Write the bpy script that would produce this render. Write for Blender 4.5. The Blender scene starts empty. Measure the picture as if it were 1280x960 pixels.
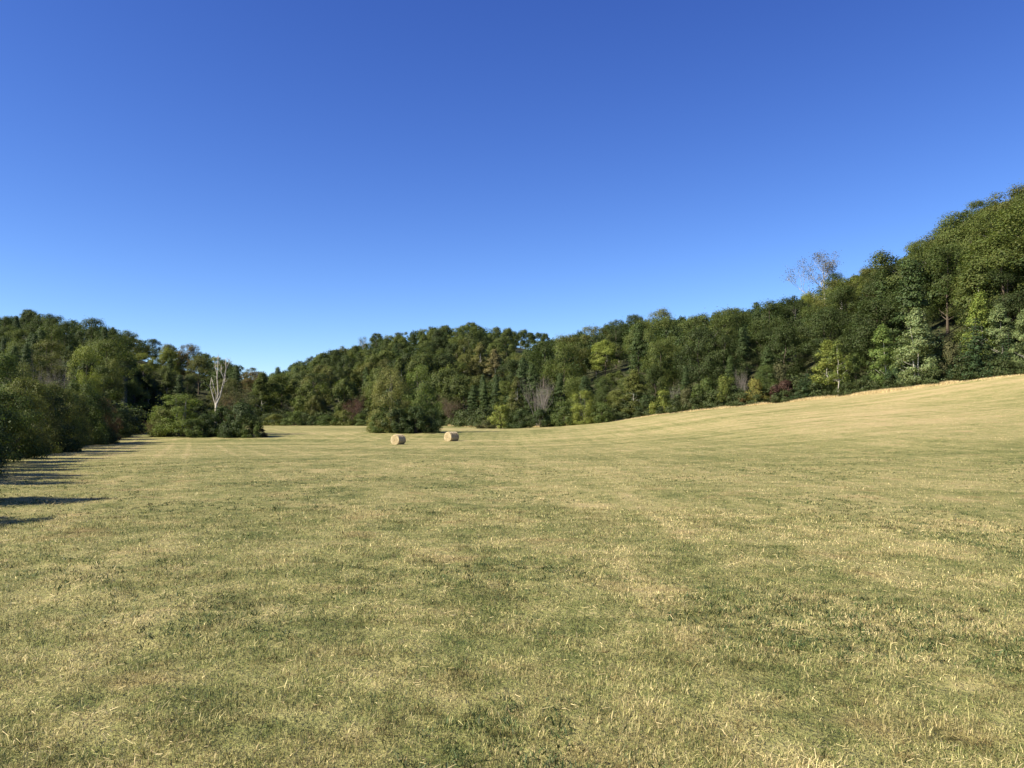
import bpy, math, random
import numpy as np
from mathutils import Vector
R = math.radians
# ---------------------------------------------------------------- camera, world, sun
sc = bpy.context.scene
C = sc.collection
F = 1060.0                 # focal length in pixels of the 1280 wide picture
HOR = 524.0                # row of the horizon
PITCH = math.atan((HOR-480)/F)
CAMZ = 1.6
cam = bpy.data.objects.new('camera', bpy.data.cameras.new('camera')); C.objects.link(cam)
cam.data.sensor_width = 36; cam.data.lens = 36*F/1280
cam.data.clip_start = 0.1; cam.data.clip_end = 12000
cam.location = (0, 0, CAMZ); cam.rotation_euler = (math.pi/2+PITCH, 0, 0)
sc.camera = cam

SUN_EL = R(39); SUN_BACK = R(20)       # from the left, a little behind the camera
sdir = Vector((-math.cos(SUN_BACK)*math.cos(SUN_EL), -math.sin(SUN_BACK)*math.cos(SUN_EL), math.sin(SUN_EL)))
sun = bpy.data.objects.new('sun', bpy.data.lights.new('sun', 'SUN')); C.objects.link(sun)
sun.data.energy = 5.0; sun.data.angle = R(0.53); sun.data.color = (1.0, 0.92, 0.76)
sun.rotation_euler = sdir.to_track_quat('Z', 'Y').to_euler()
w = bpy.data.worlds.new('World'); sc.world = w; w.use_nodes = True
nt = w.node_tree; bg = nt.nodes['Background']
sky = nt.nodes.new('ShaderNodeTexSky'); sky.sky_type = 'NISHITA'; sky.sun_disc = False
sky.sun_elevation = SUN_EL; sky.sun_rotation = math.atan2(sdir.x, sdir.y)
sky.altitude = 300; sky.air_density = 0.8; sky.dust_density = 0.15; sky.ozone_density = 3.0
SKYS = 0.075                      # strength of the sky
sp_ = nt.nodes.new('ShaderNodeSeparateColor'); cb_ = nt.nodes.new('ShaderNodeCombineColor'); nt.links.new(sky.outputs[0], sp_.inputs[0])
for i_, (a_, g_) in enumerate(((1.10, 1.51), (1.055, 1.425), (1.18, 1.08))):        # the deep blue of this sky, channel by channel
    k_ = SKYS*2**1.1
    m1 = nt.nodes.new('ShaderNodeMath'); m1.operation = 'MULTIPLY'; m1.inputs[1].default_value = k_; nt.links.new(sp_.outputs[i_], m1.inputs[0])
    m2 = nt.nodes.new('ShaderNodeMath'); m2.operation = 'POWER'; m2.inputs[1].default_value = g_; nt.links.new(m1.outputs[0], m2.inputs[0])
    m3 = nt.nodes.new('ShaderNodeMath'); m3.operation = 'MULTIPLY'; m3.inputs[1].default_value = a_/k_; nt.links.new(m2.outputs[0], m3.inputs[0])
    nt.links.new(m3.outputs[0], cb_.inputs[i_])
nt.links.new(cb_.outputs[0], bg.inputs[0]); bg.inputs[1].default_value = SKYS
sc.view_settings.view_transform = 'Standard'; sc.view_settings.look = 'None'
sc.view_settings.exposure = 1.1; sc.view_settings.gamma = 1

# ---------------------------------------------------------------- small tools
def smooth(t): t = np.clip(t, 0, 1); return t*t*(3-2*t)
def vnoise(x, y, seed=0):
    x = np.asarray(x, float); y = np.asarray(y, float)
    xi = np.floor(x).astype(np.int64); yi = np.floor(y).astype(np.int64)
    fx = x-xi; fy = y-yi; fx = fx*fx*(3-2*fx); fy = fy*fy*(3-2*fy)
    def h(a, b):
        n = (a*374761393 + b*668265263 + seed*1442695041) & 0xffffffff
        n = ((n ^ (n >> 13))*1274126177) & 0xffffffff
        return ((n ^ (n >> 16)) & 0xffff)/65535.0
    return (h(xi, yi)*(1-fx)+h(xi+1, yi)*fx)*(1-fy)+(h(xi, yi+1)*(1-fx)+h(xi+1, yi+1)*fx)*fy

# ---------------------------------------------------------------- the lie of the land
BY = [-400, 0, 10, 20, 30, 50, 70, 96, 105, 115, 125, 150, 190, 260, 600]
BZ = [0.5, 0, -.02, -.10, -.28, -.62, -.95, -1.2, -1.05, -.70, -.35, -.15, 0.0, .6, 2]
AX = [-60, 0, 8.8, 17, 26, 32, 44, 52, 66, 90, 200]
AZ = [0, 0, .45, 1.2, 2.6, 3.3, 4.6, 5.7, 8.1, 11.2, 20]
EP = [-600, -100, 0, 40, 90, 160, 166, 330, 460, 560, 600, 690, 760, 830, 880, 1000, 1100, 1200, 1280, 1400, 2400]
EY = [22, 29, 48, 65, 95, 116, 205, 208, 205, 196, 168, 160, 153, 148, 143, 133, 123, 116, 112, 106, 80]
# ridges: picture column, distance, height of the ground there
LP = [-500, -100, 0, 30, 60, 100, 140, 185, 235, 290, 320, 345, 420]
LD = [250, 262, 270, 270, 272, 276, 280, 285, 290, 296, 300, 300, 300]
LY = [400, 395, 392, 385, 390, 396, 406, 420, 431, 447, 458, 468, 512]
CP = [100, 250, 337, 360, 380, 410, 450, 500, 540, 575, 610, 640, 665, 700, 760, 850, 1000, 1400]
CY = [500, 485, 466, 456, 445, 436, 425, 413, 406, 402, 406, 407, 412, 420, 430, 440, 450, 460]
RP = [500, 580, 640, 680, 710, 740, 765, 800, 850, 890, 930, 960, 1000, 1040, 1080, 1110, 1130, 1155, 1185, 1210, 1240, 1280, 1400, 2400]
RY = [520, 480, 440, 424, 413, 409, 402, 394, 389, 388, 382, 376, 368, 352, 336, 325, 312, 300, 280, 266, 250, 233, 190, 190]
RD = [430, 425, 418, 410, 402, 390, 380, 365, 345, 330, 318, 308, 292, 278, 265, 256, 250, 243, 236, 230, 222, 214, 200, 200]
def ridge(px, P, Y, D, th):
    d = np.interp(px, P, D) if not np.isscalar(D) else D
    y = np.interp(px, P, Y)
    return d, np.maximum(CAMZ+(HOR-y)/F*d-th, 0.0)
def edge(px): return np.interp(px, EP, EY)
def hills(px, y):
    e = edge(px); out = np.zeros_like(y); tmax = np.zeros_like(y)
    r0L = np.where(px < 160, np.maximum(e+8, 45), 208)
    for (P, Yk, D, th, r0) in ((LP, LY, LD, 8.5, r0L), (CP, CY, 450, 11, 215), (RP, RY, RD, 13, np.maximum(e-4, 60))):
        d, z = ridge(px, P, Yk, D, th)
        t = (y-r0)/(d-r0)
        s = np.clip(t, 0, 1); s = 0.55*s+0.45*smooth(s)
        s = s*smooth(t*4)
        s = s*(1-0.25*smooth((y-d)/250))
        out = np.maximum(out, z*s); tmax = np.maximum(tmax, np.clip(t, 0, 1))
    return out, tmax
def T(x, y, micro=True):
    x = np.asarray(x, float); y = np.asarray(y, float)
    z = np.interp(y, BY, BZ)
    z = z + np.interp(x, AX, AZ)*smooth((y+5)/118)*np.where(y > 0, 1, 0)
    ys = np.maximum(y, 1.0); px = 640+F*np.clip(x/ys, -3, 3)
    fade = smooth((y-5)/40)
    hz, tt = hills(px, ys)
    z = z*(1-tt) + np.where(tt > 0, np.maximum(hz, z*tt), 0)*fade
    if micro:
        far = smooth((y-120)/80)
        z = z + (0.035*(vnoise(x*.9, y*.9, 3)-.5)+0.03*(vnoise(x*2.7, y*2.7, 5)-.5)+.10*(vnoise(x*.21, y*.21, 8)-.5))*(1-far)
        z = z + (1.2*(vnoise(x*.03, y*.03, 11)-.5))*smooth((y-edge(px)-5)/30)*fade
    return z
def T1(x, y): return float(T(np.array([x]), np.array([y]))[0])
def XatY(px, y): return (px-640)/F*y
def ZatY(py, y):
    v = (480-py)/F
    return CAMZ + y*(math.sin(PITCH)+v*math.cos(PITCH))/(math.cos(PITCH)-v*math.sin(PITCH))

# ---------------------------------------------------------------- materials
def newmat(name):
    m = bpy.data.materials.new(name); m.use_nodes = True
    n = m.node_tree; p = n.nodes['Principled BSDF']
    return m, n, p
def N(n, t, **kw):
    q = n.nodes.new(t)
    for k, v in kw.items(): setattr(q, k, v)
    return q
def mathn(n, op, a, b=None, c=None, clamp=False):
    q = N(n, 'ShaderNodeMath', operation=op); q.use_clamp = clamp
    for i, s in enumerate((a, b, c)):
        if s is None: continue
        if isinstance(s, (int, float)): q.inputs[i].default_value = s
        else: n.links.new(s, q.inputs[i])
    return q.outputs[0]
def noise(n, vec, scale, detail=3, rough=.55, dist=0):
    q = N(n, 'ShaderNodeTexNoise'); n.links.new(vec, q.inputs['Vector'])
    q.inputs['Scale'].default_value = scale; q.inputs['Detail'].default_value = detail
    q.inputs['Roughness'].default_value = rough; q.inputs['Distortion'].default_value = dist
    return q.outputs['Fac']
def mapping(n, vec, scale=(1, 1, 1), rot=(0, 0, 0)):
    q = N(n, 'ShaderNodeMapping'); n.links.new(vec, q.inputs[0])
    q.inputs['Scale'].default_value = scale; q.inputs['Rotation'].default_value = rot
    return q.outputs[0]
def ramp(n, fac, stops, mode='LINEAR'):
    q = N(n, 'ShaderNodeValToRGB'); q.color_ramp.interpolation = mode
    n.links.new(fac, q.inputs[0]); el = q.color_ramp.elements
    while len(el) < len(stops): el.new(.5)
    for e, (p, c) in zip(el, stops): e.position = p; e.color = (*c, 1)
    return q.outputs[0]
def mixc(n, fac, a, b, blend='MIX'):
    q = N(n, 'ShaderNodeMix', data_type='RGBA', blend_type=blend)
    for s, i in ((fac, 0), (a, 6), (b, 7)):
        if isinstance(s, (int, float)): q.inputs[i].default_value = s
        elif isinstance(s, tuple): q.inputs[i].default_value = (*s, 1)
        else: n.links.new(s, q.inputs[i])
    return q.outputs[2]

def dryness(n):
    """how straw-dry the meadow is at a place: patches, mowing swaths, the dry upper slope"""
    geo = N(n, 'ShaderNodeNewGeometry'); sep = N(n, 'ShaderNodeSeparateXYZ'); n.links.new(geo.outputs['Position'], sep.inputs[0])
    cmb = N(n, 'ShaderNodeCombineXYZ'); n.links.new(sep.outputs[0], cmb.inputs[0]); n.links.new(sep.outputs[1], cmb.inputs[1])
    v = cmb.outputs[0]
    big = noise(n, v, .045, 3, .5)
    mid = noise(n, v, .35, 4, .6)
    sml = noise(n, v, 1.9, 4, .65)
    sw = noise(n, mapping(n, v, (1.1, .045, 1), (0, 0, R(-24))), 1.0, 3, .55, .15)     # swaths left by the mower
    sw2 = noise(n, mapping(n, v, (.03, .33, 1), (0, 0, R(-14))), 1.0, 3, .5, .1)
    d = mathn(n, 'MULTIPLY', big, .8)
    d = mathn(n, 'MULTIPLY_ADD', mid, .75, d)
    d = mathn(n, 'MULTIPLY_ADD', sml, .95, d)
    d = mathn(n, 'MULTIPLY_ADD', sw, .55, d)
    d = mathn(n, 'MULTIPLY_ADD', sw2, .2, d)
    d = mathn(n, 'SUBTRACT', d, 1.625)
    d = mathn(n, 'MULTIPLY_ADD', d, 1.15, .515)
    u = mathn(n, 'ADD', mathn(n, 'MULTIPLY', sep.outputs[0], .935), mathn(n, 'MULTIPLY', sep.outputs[1], .353))
    u = mathn(n, 'MULTIPLY_ADD', mid, .5, u)
    for per, off, amp in ((4.6, 0.0, .26), (4.6, 1.7, .26)):
        w1 = mathn(n, 'ABSOLUTE', mathn(n, 'SUBTRACT', mathn(n, 'FRACT', mathn(n, 'DIVIDE', mathn(n, 'ADD', u, off), per)), .5))
        pl = mathn(n, 'MULTIPLY', mathn(n, 'SUBTRACT', w1, .42), 12.5, clamp=True)
        ml = N(n, 'ShaderNodeMapRange'); n.links.new(sep.outputs[0], ml.inputs[0]); ml.inputs[1].default_value = 12; ml.inputs[2].default_value = -4
        d = mathn(n, 'ADD', d, mathn(n, 'MULTIPLY', mathn(n, 'MULTIPLY', pl, amp), mathn(n, 'MULTIPLY', ml.outputs[0], ramp(n, big, [(.4, (.2, .2, .2)), (.6, (1, 1, 1))]))))
    # the upper slope on the right and the far flat are drier
    far = N(n, 'ShaderNodeMapRange'); n.links.new(sep.outputs[1], far.inputs[0]); far.inputs[1].default_value = 36; far.inputs[2].default_value = 85; far.interpolation_type = 'SMOOTHSTEP'
    rt = N(n, 'ShaderNodeMapRange'); n.links.new(sep.outputs[0], rt.inputs[0]); rt.inputs[1].default_value = -5; rt.inputs[2].default_value = 40; rt.interpolation_type = 'SMOOTHSTEP'
    up = mathn(n, 'MULTIPLY', far.outputs[0], mathn(n, 'MULTIPLY_ADD', rt.outputs[0], .24, .02))
    d = mathn(n, 'ADD', d, up)
    d = mathn(n, 'ADD', d, mathn(n, 'MULTIPLY', far.outputs[0], mathn(n, 'MULTIPLY', mathn(n, 'SUBTRACT', sw2, .5), .8)))
    return d, v, sep
GREEN = [(0.0, (.072, .094, .026)), (.25, (.142, .152, .045)), (.5, (.240, .228, .083)), (.72, (.325, .285, .118)), (.9, (.385, .315, .145)), (1.0, (.43, .335, .165))]

def rusty_patch(n, v, amt):
    return mathn(n, 'MULTIPLY', ramp(n, noise(n, v, .7, 4, .6), [(.57, (0, 0, 0)), (.72, (1, 1, 1))]), amt)
def ground_material():
    m, n, p = newmat('meadow_and_woodland_soil')
    d, v, sep = dryness(n)
    f1 = noise(n, v, 7, 4, .7); f2 = noise(n, v, 26, 3, .7); f3 = noise(n, mapping(n, v, (1, .35, 1)), 3.2, 4, .75)
    x = mathn(n, 'ADD', mathn(n, 'SUBTRACT', f1, .5), mathn(n, 'SUBTRACT', f3, .5))
    dd = mathn(n, 'MULTIPLY_ADD', x, .75, d)
    col = ramp(n, dd, GREEN)
    dark = ramp(n, f2, [(.25, (.50, .47, .42)), (.55, (1, 1, 1)), (.8, (1.15, 1.12, 1.0))])
    col = mixc(n, 1.0, col, dark, 'MULTIPLY')
    red = rusty_patch(n, v, .35)
    col = mixc(n, red, col, (.30, .175, .085))
    at = N(n, 'ShaderNodeAttribute', attribute_name='wood')
    litter = ramp(n, noise(n, v, .9, 5, .7), [(.3, (.020, .026, .010)), (.55, (.045, .048, .018)), (.75, (.085, .065, .03))])
    col = mixc(n, at.outputs['Fac'], col, litter)
    n.links.new(col, p.inputs['Base Color']); p.inputs['Roughness'].default_value = .9
    p.inputs['Specular IOR Level'].default_value = .15
    b = N(n, 'ShaderNodeBump'); b.inputs['Strength'].default_value = .9; b.inputs['Distance'].default_value = .07
    hgt = mathn(n, 'ADD', mathn(n, 'MULTIPLY', f2, .5), f1)
    n.links.new(hgt, b.inputs['Height']); n.links.new(b.outputs[0], p.inputs['Normal'])
    return m

def blade_material(name, shift=0.0, gain=1.0):
    m, n, p = newmat(name)
    d, v, sep = dryness(n)
    at = N(n, 'ShaderNodeAttribute', attribute_name='tone')
    s2 = N(n, 'ShaderNodeSeparateColor'); n.links.new(at.outputs['Color'], s2.inputs[0])
    dd = mathn(n, 'MULTIPLY_ADD', mathn(n, 'SUBTRACT', s2.outputs[0], .5), 1.05, d)
    dd = mathn(n, 'ADD', dd, shift)
    col = ramp(n, dd, [(0, (.066, .100, .032)), (.22, (.152, .178, .054)), (.45, (.300, .288, .108)), (.65, (.43, .38, .17)), (.85, (.53, .45, .22)), (1, (.62, .51, .28))])
    br = mathn(n, 'MULTIPLY_ADD', s2.outputs[1], 1.05*gain, .55*gain)
    col = mixc(n, rusty_patch(n, v, .45), col, (.36, .25, .13))
    th = ramp(n, noise(n, v, 1.1, 5, .7), [(.33, (.60, .56, .50)), (.5, (.97, .96, .94)), (.68, (1.12, 1.12, 1.10))])
    col = mixc(n, 1.0, col, th, 'MULTIPLY')
    th2 = ramp(n, noise(n, v, 5.5, 4, .7), [(.36, (.50, .42, .36)), (.48, (.97, .96, .94)), (.66, (1.14, 1.13, 1.10))])
    col = mixc(n, 1.0, col, th2, 'MULTIPLY')
    cmb = N(n, 'ShaderNodeCombineColor')
    for i in range(3): n.links.new(br, cmb.inputs[i])
    col = mixc(n, 1.0, col, cmb.outputs[0], 'MULTIPLY')
    n.links.new(col, p.inputs['Base Color']); p.inputs['Roughness'].default_value = .6; p.inputs['Specular IOR Level'].default_value = .25
    tr = N(n, 'ShaderNodeBsdfTranslucent'); n.links.new(col, tr.inputs[0])
    mx = N(n, 'ShaderNodeMixShader'); mx.inputs[0].default_value = .25
    out = n.nodes['Material Output']
    n.links.new(p.outputs[0], mx.inputs[1]); n.links.new(tr.outputs[0], mx.inputs[2]); n.links.new(mx.outputs[0], out.inputs[0])
    return m

def leaf_material(name, rough=.6, trans=.32, spec=.2):
    m, n, p = newmat(name)
    oi = N(n, 'ShaderNodeObjectInfo'); at = N(n, 'ShaderNodeAttribute', attribute_name='tone')
    s2 = N(n, 'ShaderNodeSeparateColor'); n.links.new(at.outputs['Color'], s2.inputs[0])
    hv = N(n, 'ShaderNodeHueSaturation')
    n.links.new(oi.outputs['Color'], hv.inputs['Color'])
    n.links.new(mathn(n, 'MULTIPLY_ADD', s2.outputs[0], .05, .478), hv.inputs['Hue'])
    n.links.new(mathn(n, 'MULTIPLY_ADD', s2.outputs[1], .75, .62), hv.inputs['Value'])
    col = hv.outputs[0]
    n.links.new(col, p.inputs['Base Color']); p.inputs['Roughness'].default_value = rough; p.inputs['Specular IOR Level'].default_value = spec
    tr = N(n, 'ShaderNodeBsdfTranslucent'); n.links.new(mixc(n, 1.0, col, (1.15, 1.25, .7), 'MULTIPLY'), tr.inputs[0])
    mx = N(n, 'ShaderNodeMixShader'); mx.inputs[0].default_value = trans
    out = n.nodes['Material Output']
    n.links.new(p.outputs[0], mx.inputs[1]); n.links.new(tr.outputs[0], mx.inputs[2]); n.links.new(mx.outputs[0], out.inputs[0])
    return m
def bark_material(name, a, b, scale=6):
    m, n, p = newmat(name)
    tc = N(n, 'ShaderNodeTexCoord')
    f = noise(n, mapping(n, tc.outputs['Object'], (1, 1, .2)), scale, 5, .7)
    col = ramp(n, f, [(.3, a), (.7, b)])
    n.links.new(col, p.inputs['Base Color']); p.inputs['Roughness'].default_value = .9; p.inputs['Specular IOR Level'].default_value = .1
    bm = N(n, 'ShaderNodeBump'); bm.inputs['Strength'].default_value = .6; bm.inputs['Distance'].default_value = .05
    n.links.new(f, bm.inputs['Height']); n.links.new(bm.outputs[0], p.inputs['Normal'])
    return m
M_GROUND = ground_material()
M_BLADE = blade_material('meadow_grass_blades')
M_STRAW = blade_material('dry_straw', .42, 1.0)
M_LEAF = leaf_material('leaves')
M_NEEDLE = leaf_material('needles', .6, .15, .25)
M_BARK = bark_material('brown_bark', (.06, .045, .032), (.14, .115, .085))
M_PALEBARK = bark_material('pale_bark', (.27, .25, .20), (.50, .47, .40))
M_DEADWOOD = bark_material('bleached_dead_wood', (.25, .225, .18), (.46, .42, .345))
M_GREYBARK = bark_material('grey_twigs', (.15, .13, .11), (.29, .255, .215))
M_REDTWIG = bark_material('brown_twigs', (.13, .09, .07), (.24, .17, .13))

# ---------------------------------------------------------------- mesh tools
def mesh_from(name, V, loops, starts, mats, tone=None):
    me = bpy.data.meshes.new(name)
    me.vertices.add(len(V)); me.vertices.foreach_set('co', np.asarray(V, np.float32).ravel())
    me.loops.add(len(loops)); me.loops.foreach_set('vertex_index', np.asarray(loops, np.int32))
    me.polygons.add(len(starts)); me.polygons.foreach_set('loop_start', np.asarray(starts, np.int32))
    me.update(calc_edges=True); me.validate()
    for m in (mats if isinstance(mats, (list, tuple)) else [mats]): me.materials.append(m)
    if tone is not None:
        a = me.color_attributes.new('tone', 'FLOAT_COLOR', 'POINT')
        t = np.ones((len(V), 4), np.float32); t[:, :tone.shape[1]] = tone
        a.data.foreach_set('color', t.ravel())
    return me
def quads_mesh(name, V, mat, tone=None):       # V: n*4 vertices
    n = len(V)//4
    return mesh_from(name, V, np.arange(n*4), np.arange(n)*4, mat, tone)

class Tubes:
    def __init__(s): s.V = []; s.L = []; s.S = []; s.nv = 0; s.nl = 0
    def add(s, pts, rad, k=6):
        pts = [np.array(p, float) for p in pts]
        up = np.array([.31, .17, .93]); rings = []
        for i, p in enumerate(pts):
            a = pts[max(i-1, 0)]; b = pts[min(i+1, len(pts)-1)]
            t = b-a; t /= (np.linalg.norm(t)+1e-9)
            u = np.cross(t, up if abs(t@up) < .98 else np.array([1., 0, 0])); u /= np.linalg.norm(u)
            v = np.cross(t, u); an = np.arange(k)/k*2*math.pi
            rings.append(p+rad[i]*(np.cos(an)[:, None]*u+np.sin(an)[:, None]*v))
        for r in rings: s.V.append(r)
        for i in range(len(pts)-1):
            for j in range(k):
                a = s.nv+i*k+j; b = s.nv+i*k+(j+1) % k
                s.L += [a, b, b+k, a+k]; s.S.append(s.nl); s.nl += 4
        s.L += [s.nv+(len(pts)-1)*k+j for j in range(k)]; s.S.append(s.nl); s.nl += k
        s.nv += len(pts)*k
    def mesh(s, name, mat):
        me = mesh_from(name, np.concatenate(s.V), s.L, s.S, mat)
        me.polygons.foreach_set('use_smooth', [True]*len(me.polygons)); return me

def leaves(name, rng, P, Nn, size, mat, aspect=.7, tone=None):
    """one small folded face per leaf or spray at P, facing roughly Nn"""
    n = len(P)
    Nn = Nn/np.linalg.norm(Nn, axis=1)[:, None]
    r = rng.normal(size=(n, 3)); u = np.cross(Nn, r); u /= np.linalg.norm(u, axis=1)[:, None]
    v = np.cross(Nn, u)
    s = size*rng.uniform(.55, 1.35, n)[:, None]
    V = np.stack([P-u*s, P-v*s*aspect+Nn*s*.18, P+u*s, P+v*s*aspect+Nn*s*.18], 1).reshape(-1, 3)
    if tone is None: tone = np.zeros(n)
    t = np.stack([rng.uniform(0, 1, n), np.clip(rng.uniform(0, 1, n)*.8+tone, 0, 1.2), np.zeros(n)], 1)
    return quads_mesh(name, V, mat, np.repeat(t, 4, 0))

def lobed_crown(seed, name, H, W, base, nl, lobe, nleaf, size, mat, top=.5, flat=.75, fill=.15, gap=0.0, shape='round'):
    """crown made of leaf clumps spread through an uneven envelope; returns mesh and clump centres"""
    rng = np.random.default_rng(seed)
    cs = []; rs = []
    zc = base+(H-base)*.5; rz = (H-base)*.5
    ph = rng.uniform(0, 6.28, 4)
    while len(cs) < nl:
        t = rng.uniform(0, 1)**(1.7 if shape == 'mound' else 1); a = rng.uniform(0, 2*math.pi)
        zz = base+(H-base)*t
        if shape == 'round': rr = math.sqrt(max(0, 1-abs(2*(t-.42)/1.16)**2.1))
        elif shape == 'cone': rr = (1-t)**.8*(min(1, t*5+.4))
        elif shape == 'ovoid': rr = math.sin(math.pi*min(1, (t*.93+.07))**.72)**.8
        elif shape == 'mound': rr = math.sqrt(max(0, 1-(t*.95)**2.2))
        elif shape == 'vase': rr = math.sqrt(max(0, 1-abs(2*(t-.62)/1.3)**2.6))*(.45+.55*t**.6)
        rr *= W/2*(1+.16*math.sin(2*a+ph[0])+.10*math.sin(3*a+ph[1]+3*t))
        k = 1 if rng.uniform() > .25 else rng.uniform(.3, .9)
        lr = lobe*rng.uniform(.6, 1.35)
        q = max(0, rr-lr*.7)*k
        cs.append((q*math.cos(a), q*math.sin(a), min(max(zz, base+lr*.4), H-lr*flat*.8))); rs.append(lr)
    cs = np.array(cs); rs = np.array(rs)
    # spread clumps apart a little
    for _ in range(3):
        d = cs[:, None]-cs[None]; L = np.linalg.norm(d, axis=2)+np.eye(nl)*99
        f = np.clip(1.1*(rs[:, None]+rs[None])*.55-L, 0, None)
        cs += (d/L[..., None]*f[..., None]).sum(1)*.12
    wgt = rs**2; wgt /= wgt.sum()
    li = rng.choice(nl, nleaf, p=wgt)
    dr = rng.normal(size=(nleaf, 3)); dr /= np.linalg.norm(dr, axis=1)[:, None]
    dr[:, 2] = np.where(dr[:, 2] < -.7, -dr[:, 2]*.6, dr[:, 2]); 
    rad = rs[li]*(rng.uniform(0, 1, nleaf)**.33)
    rad *= 1+.22*np.sin(dr[:, 0]*5+li)*np.cos(dr[:, 1]*6+li*2)
    P = cs[li]+dr*rad[:, None]*np.array([1, 1, flat])
    k = int(nleaf*fill)                                 # loose sprays that break the outline
    P[:k] += rng.normal(size=(k, 3))*lobe*.33
    keep = P[:, 2] > base*.4; P = P[keep]; dr = dr[keep]; li = li[keep]
    out = P-np.array([0, 0, zc]); out /= np.linalg.norm(out, axis=1)[:, None]+1e-6
    Nn = dr*.9+out*.5+rng.normal(size=P.shape)*.42+np.array([0, 0, .2])
    ltone = rng.uniform(-.12, .22, nl)[li]
    me = leaves(name, rng, P, Nn, size, mat, .7, ltone)
    return me, cs, rs

def limbs(seed, name, H, base, cs, mat, r0, k=6, lean=.02, twin=1, frac=.5):
    rng = np.random.default_rng(seed+77); tb = Tubes()
    for q in range(twin):
        ox = (q-(twin-1)/2)*r0*3.2; ln = rng.normal(0, lean, 2)+np.array([(q-(twin-1)/2)*.05, 0])
        n = 7; hs_ = np.linspace(-.25, H*.93, n)
        pts = [(ox+ln[0]*h+rng.normal(0, .012*H)*(i > 1), ln[1]*h+rng.normal(0, .012*H)*(i > 1), h) for i, h in enumerate(hs_)]
        rad = [r0*(1.35 if i == 0 else 1)*(1-.88*i/(n-1)) for i in range(n)]
        tb.add(pts, rad, 7)
    for c in cs:
        if rng.uniform() > frac: continue
        d = math.hypot(c[0], c[1]); z0 = max(base*.7, min(c[2]-d*.75, H*.8)); z0 = max(z0, .15*H*rng.uniform(.3, 1))
        z0 = min(z0, c[2])
        i = np.interp(z0, [p[2] for p in pts], range(n)); i0 = int(i); i1 = min(i0+1, n-1)
        s = np.array(pts[i0])*(1-(i-i0))+np.array(pts[i1])*(i-i0)
        e = np.array(c); m_ = (s+e)/2+np.array([0, 0, -.06*d])+rng.normal(0, .05*d+.01, 3)
        rr = max(r0*.45*(1-z0/H), r0*.1)
        tb.add([s, m_, e], [rr, rr*.6, rr*.2], 4)
    return tb.mesh(name, mat)

def bare(seed, H, spread, depth, r0, mat, name='branches', nb=3, up=.55, start=.25, fan=False, sidek=4):
    """leafless tree: trunk and ever finer branches; returns (trunk mesh, branch mesh)"""
    rng = np.random.default_rng(seed); tr = Tubes(); tb = Tubes(); tips = []
    def grow(p, d, L, r, lev, tube):
        pts = [p]; rad = [r]; n = 4
        for i in range(n):
            d = d+rng.normal(0, .10, 3)+np.array([0, 0, .05*up]); d /= np.linalg.norm(d)
            p = p+d*L/n; pts.append(p); rad.append(r*(1-.62*(i+1)/n))
        tube.add(pts, rad, 6 if lev == 0 else (4 if lev < 3 else 3))
        tips.append(p)
        if lev >= depth: return
        kk = nb+(1 if rng.uniform() > .5 else 0)
        for j in range(kk+ (2 if lev == 0 else 0)):
            t = rng.uniform(start if lev == 0 else .2, 1); i = min(int(t*n), n-1); s = pts[i]*(1-(t*n-i))+pts[i+1]*(t*n-i)
            a = rng.uniform(0, 2*math.pi); o = np.array([math.cos(a), math.sin(a), 0.])*spread
            nd = d*up+o*rng.uniform(.5, 1)+np.array([0, 0, .25]); nd /= np.linalg.norm(nd)
            grow(s, nd, L*rng.uniform(.42, .7)*(1.1-.35*t if lev == 0 else 1), rad[i]*.55, lev+1, tb)
    if fan:
        for q in range(7):
            a = q/7*2*math.pi+rng.uniform(0, .6); o = rng.uniform(.15, .55)
            grow(np.array([math.cos(a)*.15, math.sin(a)*.15, -.2]), np.array([math.cos(a)*o, math.sin(a)*o, 1.])/math.sqrt(1+o*o), H*rng.uniform(.55, .8), r0*.6, 0, tr)
    else: grow(np.array([0, 0, -.25]), np.array([rng.normal(0, .04), rng.normal(0, .04), 1.]), H*.72, r0, 0, tr)
    return tr.mesh('trunk', mat), tb.mesh(name, mat), np.array(tips)

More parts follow.
